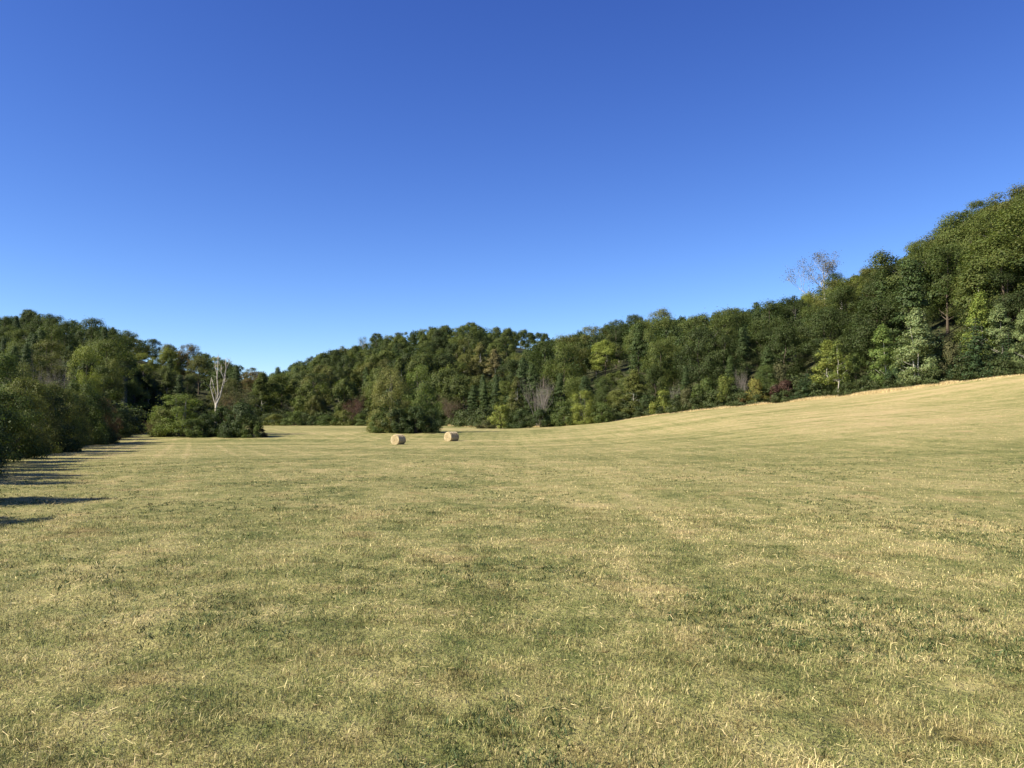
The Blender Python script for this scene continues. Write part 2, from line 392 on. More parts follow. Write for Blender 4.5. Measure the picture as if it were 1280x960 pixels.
def conifer(seed, H, W, nleaf, size, droop=.25, layers=16, base=.08):
    rng = np.random.default_rng(seed); P = []; D = []; tb = Tubes()
    tb.add([(0, 0, -.25), (0.03, 0, H*.4), (0, .04, H*.97)], [H*.018, H*.011, H*.002], 6)
    segs = []
    for l in range(layers):
        t = base+(1-base)*(l+rng.uniform(-.2, .2))/layers
        z = H*t; L = W/2*(1-t)**.85*rng.uniform(.8, 1.15)+.08*W*.3
        nb = 6+int(rng.uniform(0, 3))
        for j in range(nb):
            a = (j+rng.uniform(-.3, .3))/nb*2*math.pi+l*1.3; Lb = L*rng.uniform(.7, 1.2)
            segs.append((z, a, Lb))
            e = (Lb*math.cos(a), Lb*math.sin(a), z-droop*Lb*.8)
            tb.add([(0, 0, z), e], [H*.004, H*.001], 3)
    Ls = np.array([s[2] for s in segs]); w_ = Ls**1.6; w_ /= w_.sum()
    i = rng.choice(len(segs), nleaf, p=w_); z = np.array([s[0] for s in segs])[i]; a = np.array([s[1] for s in segs])[i]; L = Ls[i]
    s = rng.uniform(.12, 1.05, nleaf); wid = (1.05-s)*.32*L+.05*L; side = rng.uniform(-1, 1, nleaf)*wid
    P = np.stack([np.cos(a)*s*L-np.sin(a)*side, np.sin(a)*s*L+np.cos(a)*side, z-droop*L*(s**1.5)*.8+rng.normal(0, .035*L+.02)*np.ones(nleaf)+rng.normal(0, 1, nleaf)*.07*L], 1)
    Nn = np.stack([np.cos(a)*.5, np.sin(a)*.5, np.ones(nleaf)*.8], 1)+rng.normal(size=(nleaf, 3))*.5
    return leaves('crown', rng, P, Nn, size, M_NEEDLE, .45), tb.mesh('trunk', M_BARK)

# ---------------------------------------------------------------- the kinds (each: list of part meshes, height, width)
def kind(parts, H, W): return dict(parts=parts, H=H, W=W)
K = {}
for i in range(5):
    me, cs, rs = lobed_crown(100+i, 'crown', 14, 10, 2.6, 42, 1.45, 17000, .112, M_LEAF, shape='round', fill=.08, flat=.92)
    K['oak%d' % i] = kind([('trunk', limbs(i, 'trunk', 14, 3, cs, M_BARK, .24)), ('crown', me)], 14, 10.5)
for i in range(2):        # thinner crowns with pale limbs showing
    me, cs, rs = lobed_crown(120+i, 'crown', 15, 9, 4.0, 30, 1.25, 11000, .115, M_LEAF, shape='vase', fill=.15, flat=.9)
    K['open%d' % i] = kind([('trunk', limbs(20+i, 'trunk', 12.5, 4, cs, M_GREYBARK, .2, frac=.9)), ('crown', me)], 15, 9)
for i in range(3):        # far off: fewer, larger sprays
    me, cs, rs = lobed_crown(130+i, 'crown', 13, 9.2, 2.4, 32, 1.4, 10000, .155, M_LEAF, shape='round', fill=.06, flat=.92)
    K['far%d' % i] = kind([('trunk', limbs(30+i, 'trunk', 13, 3, cs, M_BARK, .22, frac=.3)), ('crown', me)], 13, 9.5)
for i in range(3):
    me, cs, rs = lobed_crown(160+i, 'crown', 12, 5.6, .5, 64, .82, 14000, .12, M_LEAF, shape='ovoid', fill=.25)
    K['poplar%d' % i] = kind([('trunk', limbs(60+i, 'trunk', 12, 1.5, cs, M_PALEBARK, .12, twin=2 if i == 0 else 1)), ('crown', me)], 12, 5.2)
for i in range(2):
    me, cs, rs = lobed_crown(190+i, 'crown', 13, 6.5, 1.6, 46, .95, 14000, .10, M_NEEDLE, shape='cone', flat=.42, fill=.2)
    K['pine%d' % i] = kind([('trunk', limbs(90+i, 'trunk', 13, 2.5, cs, M_BARK, .17)), ('crown', me)], 13, 6.5)
for i in range(2):
    c_, t_ = conifer(210+i, 9, 5.6, 8000, .12, droop=.22)
    K['cedar%d' % i] = kind([('trunk', t_), ('crown', c_)], 9, 5.6)
for i in range(4):        # rounded shrubs at middle distance
    me, cs, rs = lobed_crown(230+i, 'foliage', 4, 5.2, .0, 30, .75, 7500, .095, M_LEAF, shape='mound', fill=.3)
    K['shrub%d' % i] = kind([('stem', limbs(120+i, 'stem', 3.4, .3, cs, M_BARK, .07, twin=3)), ('foliage', me)], 4, 5.2)
for i in range(3):        # the near hedge: fine leaves
    me, cs, rs = lobed_crown(260+i, 'foliage', 4, 4.2, .0, 60, .48, 30000, .042, M_LEAF, shape='mound', fill=.4, flat=.9)
    K['hedge%d' % i] = kind([('stem', limbs(150+i, 'stem', 3.5, .3, cs, M_BARK, .06, twin=3)), ('foliage', me)], 4, 4.2)
for i in range(2):        # loose many stemmed tree standing in the field
    me, cs, rs = lobed_crown(280+i, 'crown', 10, 8.6, .1, 80, .95, 26000, .085, M_LEAF, shape='mound', fill=.35, flat=.9)
    K['field%d' % i] = kind([('trunk', limbs(180+i, 'trunk', 10, 1, cs, M_GREYBARK, .13, twin=3)), ('crown', me)], 10, 8.6)
def dead_tree():
    rng = np.random.default_rng(8); tr = Tubes(); tb = Tubes()
    tr.add([(0, 0, -.25), (.03, 0, 1.8), (0, .05, 3.6), (.02, 0, 4.5)], [.27, .22, .18, .16], 8)
    runs = [([(0, 0, 4.1), (-.5, .2, 5.5), (-.95, .3, 7.0), (-.78, .35, 8.2)], .10), ([(.02, 0, 4.4), (.1, -.2, 5.8), (-.25, -.5, 7.1), (-.35, -.6, 7.9)], .07),
            ([(.02, 0, 4.4), (.28, .1, 5.8), (.06, .15, 8.1), (.14, .1, 9.6), (.2, .1, 11.2)], .13), ([(.1, .12, 8.4), (-.2, .3, 9.3), (-.38, .4, 10.3)], .06),
            ([(.02, 0, 4.3), (.62, -.1, 5.5), (1.1, -.2, 7.7), (1.4, -.1, 9.4), (1.3, -.1, 10.8)], .12), ([(1.38, -.1, 9.3), (1.6, .1, 10.0), (1.75, .2, 10.7)], .06),
            ([(1.15, -.2, 7.9), (.85, -.5, 8.9), (.9, -.6, 9.9)], .06), ([(.3, .1, 5.6), (.7, 1.0, 7.0), (.8, 1.4, 8.6)], .07)]
    for pts, r0 in runs:
        tb.add(pts, list(np.linspace(r0, r0*.32, len(pts))), 6)
        for q in range(9):
            t = rng.uniform(.35, 1)*(len(pts)-1); a = int(min(t, len(pts)-2)); p = np.array(pts[a])*(1-(t-a))+np.array(pts[a+1])*(t-a)
            d = np.array([rng.normal(0, .45), rng.normal(0, .45), rng.uniform(.3, 1)])*rng.uniform(.3, .9)
            tb.add([p, p+d*.5+rng.normal(0, .05, 3), p+d], [.03, .02, .008], 3)
    return tr.mesh('trunk', M_DEADWOOD), tb.mesh('branches', M_DEADWOOD)
t_, b_ = dead_tree()
K['dead'] = kind([('trunk', t_), ('branches', b_)], 11, 5)
t_, b_, tips = bare(21, 7, .55, 3, .07, M_GREYBARK, nb=4, up=.9, start=.2, fan=True)
K['fan'] = kind([('trunk', t_), ('branches', b_)], 7, 6)
t_, b_, tips = bare(33, 5, .8, 3, .06, M_REDTWIG, nb=4, up=.6, start=.15, fan=True)
rng = np.random.default_rng(5)
tp = np.repeat(tips, 5, 0); tp = tp+rng.normal(size=tp.shape)*.16
K['twiggy'] = kind([('stem', t_), ('branches', b_), ('foliage', leaves('foliage', rng, tp, rng.normal(size=tp.shape), .055, M_LEAF))], 5, 5)
t_, b_, tips = bare(43, 15, .7, 4, .28, M_PALEBARK, nb=4, up=.8, start=.4)
tp = np.repeat(tips, 7, 0); tp = tp[rng.uniform(size=len(tp)) < .7]; tp = tp+rng.normal(size=tp.shape)*.4
K['sparse'] = kind([('trunk', t_), ('branches', b_), ('crown', leaves('crown', rng, tp, rng.normal(size=tp.shape), .11, M_LEAF))], 15, 8)
me, cs, rs = lobed_crown(400, 'crown', 10, 4.6, 3.2, 26, .6, 2600, .12, M_LEAF, shape='ovoid', fill=.4)
K['slender'] = kind([('trunk', limbs(400, 'trunk', 10, 3, cs, M_DEADWOOD, .13, lean=.002)), ('crown', me)], 10, 4.6)
for k in K.values():      # measure the true size of each kind
    co = []
    for _, me in k['parts']:
        a = np.empty(len(me.vertices)*3, np.float32); me.vertices.foreach_get('co', a); co.append(a.reshape(-1, 3))
    co = np.concatenate(co); k['H'] = float(np.percentile(co[:, 2], 99.9)); k['W'] = float(2*np.percentile(np.hypot(co[:, 0], co[:, 1]), 96))

def tag(o, label, cat, group=None, kind_=None):
    o['label'] = label; o['category'] = cat
    if group: o['group'] = group
    if kind_: o['kind'] = kind_
R0 = random.Random(11)
H_EXTRA = [(-108, 27, 455), (-40, 40, 478), (18, 52, 484), (43, 62, 486), (72, 79, 484), (89, 88.5, 486), (107, 98, 490), (-132, 24.5, 452), (-98, 30, 466), (-64, 36, 476)]
def plant(kd, name, x, y, h, wscale, color, label, cat, group=None, rz=None, dz=0, tilt=0):
    k = K[kd]; e = bpy.data.objects.new(name, None); e.empty_display_size = .5; C.objects.link(e)
    e.location = (x, y, T1(x, y)+dz-.05); s = h/k['H']
    e.scale = (s*wscale, s*wscale, s); e.rotation_euler = (tilt, tilt*.6, R0.uniform(0, 6.28) if rz is None else rz)
    for pn, me in k['parts']:
        o = bpy.data.objects.new(pn, me); C.objects.link(o); o.parent = e
        o.color = (*color, 1)
    tag(e, label, cat, group)
    return e
def spot(kd, name, px, y, ptop, wpx, color, label, cat, group=None, rz=None, dz=0, tilt=0):
    """stand a plant where sight line px meets the ground at distance y, as tall as row ptop says"""
    x = XatY(px, y); z = T1(x, y); h = max(ZatY(ptop, y)-z, .3); k = K[kd]
    wsc = (wpx/F*y)/(k['W']*h/k['H']) if wpx else 1
    wsc = min(max(wsc, .45), 2.2)
    PLACED.append((px, y, ptop, wpx or 30))
    return plant(kd, name, x, y, h, wsc, color, label, cat, group, rz, dz, tilt)
PLACED = []

# ---------------------------------------------------------------- ground
def build_ground():
    az = np.concatenate([np.linspace(-180, -45, 70, endpoint=False), np.linspace(-45, 45, 561, endpoint=False), np.linspace(45, 180, 70)])
    rr = np.concatenate([[0.0], np.geomspace(.8, 620, 330), [700, 850, 1100, 1500, 2200, 3500, 6000]])
    A, Q = np.meshgrid(np.radians(az), rr); X = Q*np.sin(A); Y = Q*np.cos(A)
    Z = T(X, Y)
    V = np.stack([X, Y, Z], 2).reshape(-1, 3); nr, na = A.shape
    i, j = np.meshgrid(np.arange(nr-1), np.arange(na-1), indexing='ij'); a = (i*na+j).ravel()
    L = np.stack([a, a+1, a+1+na, a+na], 1)[:, ::-1].ravel()
    me = mesh_from('ground', V, L, np.arange(len(a))*4, M_GROUND)
    px = 640+F*np.clip(X/np.maximum(Y, 1), -3, 3)
    wd = smooth((Y-edge(px)-1.0+2*(vnoise(X*.5, Y*.5, 4)-.5))/3)*np.where(Y > 5, 1, 0)
    at = me.attributes.new('wood', 'FLOAT', 'POINT'); at.data.foreach_set('value', wd.ravel().astype(np.float32))
    me.polygons.foreach_set('use_smooth', [True]*len(me.polygons))
    o = bpy.data.objects.new('ground', me); C.objects.link(o); o['kind'] = 'structure'
    o['label'] = 'rolling mown hay meadow rising into wooded hills'
build_ground()

# ---------------------------------------------------------------- meadow grass
def blades(name, rng, X, Y, h, wd, lean, tone, mat, seg=3):
    n = len(X); Z = T(X, Y)-.004
    a = rng.uniform(0, 2*math.pi, n); b = rng.uniform(0, 2*math.pi, n)
    sx = np.cos(a)*wd/2; sy = np.sin(a)*wd/2; lx = np.cos(b)*lean*h; ly = np.sin(b)*lean*h
    hz = h*np.sqrt(np.clip(1-np.minimum(lean, 1)**2*.9, .02, 1))
    P = np.stack([X, Y, Z], 1); S = np.stack([sx, sy, np.zeros(n)], 1)
    m = P+np.stack([lx*.3, ly*.3, hz*.62], 1); t = P+np.stack([lx, ly, hz], 1)
    if seg == 3:
        V = np.stack([P-S, P+S, m-S*.75, m+S*.75, t], 1).reshape(-1, 3); q = 5
        f = np.array([0, 1, 3, 0, 3, 2, 2, 3, 4])
    else:
        V = np.stack([P-S, P+S, t], 1).reshape(-1, 3); q = 3; f = np.array([0, 1, 2])
    L = (np.arange(n)[:, None]*q+f[None]).ravel()
    return V, L, np.repeat(tone, q, 0)
def merge(name, parts, mat, label, cat):
    off = 0; Vs, Ls, Ts = [], [], []
    for V, L, t in parts: Vs.append(V); Ls.append(L+off); Ts.append(t); off += len(V)
    V = np.concatenate(Vs); L = np.concatenate(Ls); t = np.concatenate(Ts)
    me = mesh_from(name, V, L, np.arange(len(L)//3)*3, mat, t)
    o = bpy.data.objects.new(name, me); C.objects.link(o); tag(o, label, cat, None, 'stuff'); return o
def wedge(rng, n, d0, d1, half=38):
    """places in front of the viewer, thinning with the square of the distance"""
    d = d0*(d1/d0)**rng.uniform(0, 1, n); a = np.radians(rng.uniform(-half, half, n))
    return d*np.sin(a), d*np.cos(a), d
def infield(X, Y):
    px = 640+F*X/np.maximum(Y, 1); return Y < edge(px)-.5
def build_grass():
    rng = np.random.default_rng(42); parts = []
    for (n, d0, d1, seg) in ((680000, 2.6, 16, 3), (750000, 13, 120, 1)):
        X, Y, d = wedge(rng, n, d0, d1)
        c = vnoise(X*3.1, Y*3.1, 21)*.6+vnoise(X*9, Y*9, 22)*.4         # tufts
        keep = (rng.uniform(0, 1, n) < .35+1.1*c) & infield(X, Y)
        X, Y, d, c = X[keep], Y[keep], d[keep], c[keep]; n = len(X)
        h = rng.gamma(4, .0056, n)*(.35+1.4*c)+.007; h *= 1+.25*np.clip(d/40, 0, 1)
        wd = .0036*np.clip(d/5, 1, None)**.75*rng.uniform(.6, 1.4, n)
        lean = rng.uniform(.2, 1.6, n)
        t = np.stack([np.clip(rng.normal(.5, .26, n)-.35*(vnoise(X*1.3, Y*1.3, 31)-.5), 0, 1), rng.uniform(0, 1, n)], 1)
        parts.append(blades('grass', rng, X, Y, h*.88, wd, lean, t, M_BLADE, seg))
    merge('grass', parts, M_BLADE, 'short mown green and yellowing grass covering the meadow', 'grass')
    # cut straw lying loose on the stubble
    rng = np.random.default_rng(43); X, Y, d = wedge(rng, 24000, 2.6, 40)
    pch = vnoise(X*.8, Y*.8, 51)*.6+vnoise(X*3, Y*3, 52)*.4
    keep = (rng.uniform(0, 1, len(X)) < np.clip((pch-.42)*3.2, .04, 1)) & infield(X, Y); X, Y, d = X[keep], Y[keep], d[keep]; n = len(X)
    L = rng.uniform(.015, .06, n); a = rng.uniform(0, 6.28, n); wd = .0024*np.clip(d/5, 1, None)**.8
    Z = T(X, Y)+rng.uniform(.008, .045, n); el = rng.normal(0, .3, n)
    dv = np.stack([np.cos(a)*L, np.sin(a)*L, np.sin(el)*L], 1)/2; sd = np.stack([-np.sin(a)*wd, np.cos(a)*wd, wd*.6], 1)/2
    P = np.stack([X, Y, Z], 1); V = np.stack([P-dv-sd, P-dv+sd, P+dv+sd*.7, P+dv-sd*.7], 1).reshape(-1, 3)
    Lq = (np.arange(n)[:, None]*4+np.array([0, 1, 2, 0, 2, 3])[None]).ravel()
    t = np.stack([rng.uniform(.3, .8, n), rng.uniform(.2, 1, n)], 1)
    merge('straw', [(V, Lq, np.repeat(t, 4, 0))], M_STRAW, 'loose dry cut straw lying on the mown grass', 'straw')
    # broad leaved weeds in dark green rosettes
    rng = np.random.default_rng(44); X, Y, d = wedge(rng, 20000, 2.8, 45)
    pch = vnoise(X*.45, Y*.45, 61); keep = (pch > .5)&(rng.uniform(0,1,len(X)) < (pch-.45)*3) & infield(X, Y); X, Y, d = X[keep], Y[keep], d[keep]; n = len(X); kk = 9
    Xr = np.repeat(X, kk)+rng.normal(0, .03, n*kk); Yr = np.repeat(Y, kk)+rng.normal(0, .03, n*kk); dr = np.repeat(d, kk); n = n*kk
    h = rng.uniform(.025, .07, n); wd = .009*np.clip(dr/8, 1, None)**.4*rng.uniform(.6, 1.3, n); lean = rng.uniform(.6, 1.1, n)
    t = np.stack([rng.uniform(-.35, .05, n), rng.uniform(.1, .75, n)], 1)
    merge('weeds', [blades('weeds', rng, Xr, Yr, h, wd, lean, t, M_BLADE, 3)], M_BLADE, 'broad leaved dark green weeds scattered in the mown grass', 'weeds')
    # unmown fringe along the edge of the wood
    rng = np.random.default_rng(45); n = 110000
    px = rng.uniform(560, 1420, n); e = edge(px)+rng.normal(.2, .9, n); X = XatY(px, e); Y = e
    c = vnoise(X*.35, Y*.35, 71); keep = rng.uniform(0, 1, n) < c**2*1.6; X, Y, c = X[keep], Y[keep], c[keep]; n = len(X)
    h = rng.uniform(.08, .5, n)*(.2+1.1*c); wd = rng.uniform(.02, .06, n); lean = rng.uniform(.05, .5, n)
    t = np.stack([rng.uniform(.35, .8, n), rng.uniform(.2, .9, n)], 1)
    merge('tall_grass', [blades('tall_grass', rng, X, Y, h, wd, lean, t, M_STRAW, 1)], M_STRAW, 'unmown straw coloured tall grass along the foot of the woods', 'tall grass')
build_grass()

# ---------------------------------------------------------------- hay bales
def hay_material():
    m, n, p = newmat('hay'); tc = N(n, 'ShaderNodeTexCoord')
    v = mapping(n, tc.outputs['Object'], (1, 1, 1))
    f = noise(n, v, 14, 5, .75, .4); g = noise(n, v, 3, 3, .5)
    col = ramp(n, mathn(n, 'MULTIPLY_ADD', g, .4, mathn(n, 'MULTIPLY', f, .7)), [(.3, (.16, .115, .060)), (.5, (.35, .275, .150)), (.72, (.52, .43, .26))])
    n.links.new(col, p.inputs['Base Color']); p.inputs['Roughness'].default_value = .85; p.inputs['Specular IOR Level'].default_value = .15
    b = N(n, 'ShaderNodeBump'); b.inputs['Strength'].default_value = .8; b.inputs['Distance'].default_value = .06
    n.links.new(f, b.inputs['Height']); n.links.new(b.outputs[0], p.inputs['Normal']); return m
M_HAY = hay_material()
m_, n_, p_ = newmat('bale_twine'); p_.inputs['Base Color'].default_value = (.62, .52, .36, 1); M_TWINE = m_
def bale(x, y, ang, rad, length, label, seed):
    """round bale: rolled cylinder lying on its side, sagging a little, loose hay on the skin and a spiral end"""
    rng = np.random.default_rng(seed)
    e = bpy.data.objects.new('hay_bale', None); C.objects.link(e); e.location = (x, y, T1(x, y)-.03); e.rotation_euler = (0, 0, ang)
    tag(e, label, 'hay bale', 'round hay bales in the meadow')
    na = 72; L2 = length/2
    prof = []                                       # (radius factor, axial)
    for k in range(9): prof.append((k/9*.93, -L2+.035*math.sin(k*2.4)*(k > 0)))
    for t in np.linspace(0, 1, 5): prof.append((.93+.07*math.sin(t*math.pi/2), -L2+.07*(1-math.cos(t*math.pi/2))))
    for t in np.linspace(.06, .94, 16): prof.append((1+.012*math.sin(t*40), -L2+length*t))
    for t in np.linspace(1, 0, 5): prof.append((.93+.07*math.sin(t*math.pi/2), L2-.07*(1-math.cos(t*math.pi/2))))
    for k in range(8, -1, -1): prof.append((k/9*.93, L2-.035*math.sin(k*2.4)*(k > 0)))
    V = []
    for f, ax in prof:
        for j in range(na):
            a = j/na*2*math.pi; r = rad*f*(1+.02*math.sin(3*a+seed)+rng.normal(0, .010))
            X = r*math.cos(a); Z = r*math.sin(a)
            Z = Z if Z > 0 else Z*(.90); Z = max(Z, -rad*.86)
            V.append((X*(1.03 if Z < 0 else 1), ax+rng.normal(0, .012), Z+rad*.86))
    L, S = [], []
    for i in range(len(prof)-1):
        for j in range(na):
            a = i*na+j; b = i*na+(j+1) % na; S.append(len(L)); L += [a, a+na, b+na, b]
    me = mesh_from('rolled_hay', np.array(V), L, S, M_HAY); o = bpy.data.objects.new('rolled_hay', me); C.objects.link(o); o.parent = e
    n = 2600; a = rng.uniform(0, 2*math.pi, n); ax = rng.uniform(-L2, L2, n)                    # stray stalks
    Z = np.sin(a)*rad; Z = np.maximum(np.where(Z > 0, Z, Z*.9), -rad*.86); P = np.stack([np.cos(a)*rad, ax, Z+rad*.86], 1)
    me = leaves('loose_stalks', rng, P, np.stack([np.cos(a), np.zeros(n), np.sin(a)], 1)+rng.normal(size=(n, 3))*.7, .055, M_HAY, .12)
    o = bpy.data.objects.new('loose_stalks', me); C.objects.link(o); o.parent = e
    tb = Tubes()
    for ax in np.linspace(-L2*.75, L2*.75, 4):
        pts = [(math.cos(t)*rad*1.02, ax, max(math.sin(t)*rad*1.02*(1 if math.sin(t) > 0 else .9), -rad*.86)+rad*.87) for t in np.linspace(-.9, math.pi+.9, 40)]
        tb.add(pts, [.012]*40, 4)
    o = bpy.data.objects.new('twine', tb.mesh('twine', M_TWINE)); C.objects.link(o); o.parent = e
YB = 95; YB2 = 104
bale(XatY(498, YB), YB, R(-33), .62, 1.2, 'round hay bale on the left, nearer to us, flat end lit', 1)
bale(XatY(564.5, YB2), YB2, R(-40), .63, 1.4, 'round hay bale on the right, farther off, its curved side showing more', 3)

# ---------------------------------------------------------------- singled out trees and shrubs
OLIVE = (.135, .145, .036); MIDG = (.090, .118, .028); DARK = (.052, .074, .022); YEL = (.20, .22, .045)
DULL = (.115, .115, .045); BROWN = (.15, .095, .045); MAROON = (.085, .045, .032); PALE = (.16, .19, .075); ORANGE = (.30, .15, .045); CON = (.052, .085, .030)
# hedge on the left, from the camera outwards (the first two stand out of frame and throw the two near shadows)
hp = [(-215, 12.6, None, 2.1, 'hedge0', MIDG, 'leafy shrub outside the left edge, throwing the nearest shadow'),
      (-130, 16.6, None, 2.7, 'hedge1', MIDG, 'leafy shrub left of the picture edge that throws the second nearest shadow'),
      (-150, 22, None, 3.2, 'hedge2', DARK, 'large dark leafy shrub just outside the left picture edge'),
      (-84, 33, None, 4.0, 'hedge0', DARK, 'tall dark shrub in the hedge at the left picture edge, its top sunlit'),
      (0, 46, 484, 0, 'hedge1', MIDG, 'nearest fully visible hedge shrub, dark and dense with feathery lit top'),
      (34, 58, 470, 0, 'hedge2', OLIVE, 'olive green hedge shrub with a loose sunlit top, second from the left'),
      (50, 66, 482, 0, 'hedge0', MIDG, 'mid green hedge shrub third from the left, bright at its crest'),
      (64, 74, 476, 0, 'hedge1', OLIVE, 'tall olive hedge shrub fourth from the left, bulging toward the field'),
      (80, 84, 486, 0, 'hedge2', DARK, 'dark hedge shrub fifth from the left, deep in shade at the foot'),
      (97, 93, 474, 0, 'hedge0', MIDG, 'upright hedge shrub sixth from the left with yellow green crest'),
      (116, 97, 490, 0, 'hedge1', DARK, 'low dark hedge shrub seventh from the left, near its far end'),
      (128, 106, 497, 0, 'hedge2', BROWN, 'brownish hedge shrub tinged orange on top, beside the far end of the hedge'),
      (145, 112, 510, 0, 'hedge0', DARK, 'last small dark shrub at the far end of the left hedge by the gap')]
for i, (px, y, pt) in enumerate(H_EXTRA):
    hp.append((px, y, pt, 0, 'hedge%d' % (i % 3), (DARK, MIDG, OLIVE)[i % 3], 'leafy hedge shrub %s' % ('outside the left picture edge', 'cut by the left picture edge', 'third in row, beside the feathery topped one', 'midway along the hedge', 'just past the middle of the hedge', 'in the farther half of the hedge', 'close to the far end of the hedge', 'out of frame beside the second nearest shadow', 'out of frame midway to the picture edge', 'out of frame nearest the picture edge')[i]))
for px, y, pt, h, kd, col, lab in hp:
    x = XatY(px, y)
    if pt is not None: h = ZatY(pt, y)-T1(x, y)
    plant(kd, 'shrub', x, y, h, 1.2 if px < -20 else 1.1 if h < 5 else .8, tuple(q*.82 for q in col), lab, 'shrub', 'shrubs forming the hedge on the left')
# trees right behind the hedge
for px, y, pt, wp, kd, col, nm, lab in [
      (8, 62, 440, 60, 'oak1', MIDG, 'broadleaf_tree', 'green tree rising directly behind the hedge at the left picture edge'),
      (106, 118, 430, 44, 'oak2', YEL, 'broadleaf_tree', 'bright yellow green tree standing behind the left hedge'),
      (30, 82, 452, 40, 'field0', OLIVE, 'broadleaf_tree', 'olive small tree between the left hedge and the grey bare trees'),
      (50, 92, 437, 40, 'fan', MIDG, 'bare_tree', 'greyish leafless tree above the left hedge, pale forked stem'),
      (70, 104, 444, 34, 'fan', MIDG, 'bare_tree', 'second greyish leafless tree above the left hedge, beside the yellow green tree'),
      (140, 140, 446, 30, 'oak4', OLIVE, 'broadleaf_tree', 'small olive tree right of the bright yellow green tree behind the hedge'),
      (168, 190, 470, 34, 'oak0', MIDG, 'broadleaf_tree', 'mid green tree overlooking the narrow grass gap at the left'),
      (200, 205, 492, 26, 'cedar0', CON, 'conifer_tree', 'small conifer peeping over the rounded field clump at the left')]:
    spot(kd, nm, px, y, pt, wp, col, lab, 'tree')
# clump in the field, left
CG = 'shrubs of the left field clump'
for px, y, pt, wp, kd, col, nm, lab in [
      (228, 116, 492, 82, 'field1', (.150, .185, .040), 'shrub', 'large rounded sunlit shrub in the left field clump'),
      (205, 115, 510, 40, 'shrub1', OLIVE, 'shrub', 'olive shrub at the left shoulder of the left field clump'),
      (192, 114, 523, 24, 'twiggy', MAROON, 'shrub', 'small purplish brown twiggy shrub at the left foot of the left field clump'),
      (258, 114, 516, 40, 'shrub2', DARK, 'shrub', 'dark shrub low in the middle of the left field clump'),
      (276, 116, 506, 44, 'shrub0', DARK, 'shrub', 'dark shrub at the foot of the white dead tree'),
      (242, 113, 522, 40, 'shrub3', MIDG, 'shrub', 'low green shrub filling the foot of the large rounded shrub'),
      (288, 113, 519, 36, 'shrub2', DARK, 'shrub', 'low dark shrub just right of the dead tree foot'),
      (312, 112.5, 518, 34, 'shrub3', MIDG, 'shrub', 'low shrub near the right tip of the left field clump'),
      (302, 114, 500, 50, 'shrub3', DARK, 'shrub', 'broad dark green shrub at the right of the left field clump'),
      (322, 113, 524, 24, 'shrub1', (.06, .05, .025), 'shrub', 'small dark reddish shrub, right tip of the left field clump'),
      (300, 119, 473, 46, 'twiggy', DULL, 'thin_tree', 'thin brownish half leafless tree right of the white dead tree'),
      (286, 121, 487, 34, 'twiggy', BROWN, 'thin_tree', 'short brownish twiggy tree just behind the white dead tree')]:
    spot(kd, nm, px, y, pt, wp, col, lab, 'shrub' if nm == 'shrub' else 'tree', CG if nm == 'shrub' else None)
spot('dead', 'dead_tree', 270, 117, 441, None, MIDG, 'tall bleached white dead tree with forked bare limbs in the left field clump', 'dead tree', rz=0.0)
# low hedge at the far edge of the field
FG = 'low shrubs along the far field edge'
for i, (px, pt, wp, col, lab) in enumerate([
      (342, 517, 30, OLIVE, 'low rounded shrub at the far field edge, just right of the left field clump'),
      (368, 513, 34, MIDG, 'rounded green shrub at the far field edge, taller one just right of the left clump'),
      (391, 520, 16, DARK, 'tiny dark shrub in the shaded gap of the far field edge'),
      (408, 518, 30, (.085, .12, .03), 'smooth dome shaped shrub in the middle of the far field edge'),
      (430, 512, 30, OLIVE, 'olive shrub at the far field edge beneath the reddish brown tree'),
      (452, 516, 28, MIDG, 'mid green shrub at the far field edge touching the central clump')]):
    spot('shrub%d' % (i % 4), 'shrub', px, 200, pt, wp, col, lab, 'shrub', FG)
spot('twiggy', 'thin_tree', 444, 206, 494, 34, (.10, .05, .035), 'reddish brown thin tree behind the low shrubs left of the central clump', 'tree')
spot('twiggy', 'thin_tree', 565, 200, 493, 34, (.13, .10, .06), 'pale brown half bare tree with light stem right of the central clump', 'tree')
# central clump
for px, y, pt, wp, kd, col, nm, lab in [
      (488, 126, 459, 62, 'field0', (.175, .175, .052), 'broadleaf_tree', 'rounded many stemmed tree on the left of the central field clump'),
      (524, 127, 455, 58, 'field1', (.135, .170, .040), 'broadleaf_tree', 'taller leafy tree on the right of the central field clump'),
      (478, 124, 514, 32, 'shrub0', MIDG, 'shrub', 'shrub at the left foot of the central field clump'),
      (498, 123, 508, 40, 'shrub3', DARK, 'shrub', 'dark low shrub under the left tree of the central clump'),
      (520, 123, 506, 40, 'shrub1', DARK, 'shrub', 'dark low shrub under the right tree of the central clump'),
      (541, 124, 509, 32, 'shrub2', DARK, 'shrub', 'darkest shrub at the right end of the central clump')]:
    spot(kd, nm, px, y, pt, wp, col, lab, 'shrub' if nm == 'shrub' else 'tree', 'shrubs of the central field clump' if nm == 'shrub' else None)
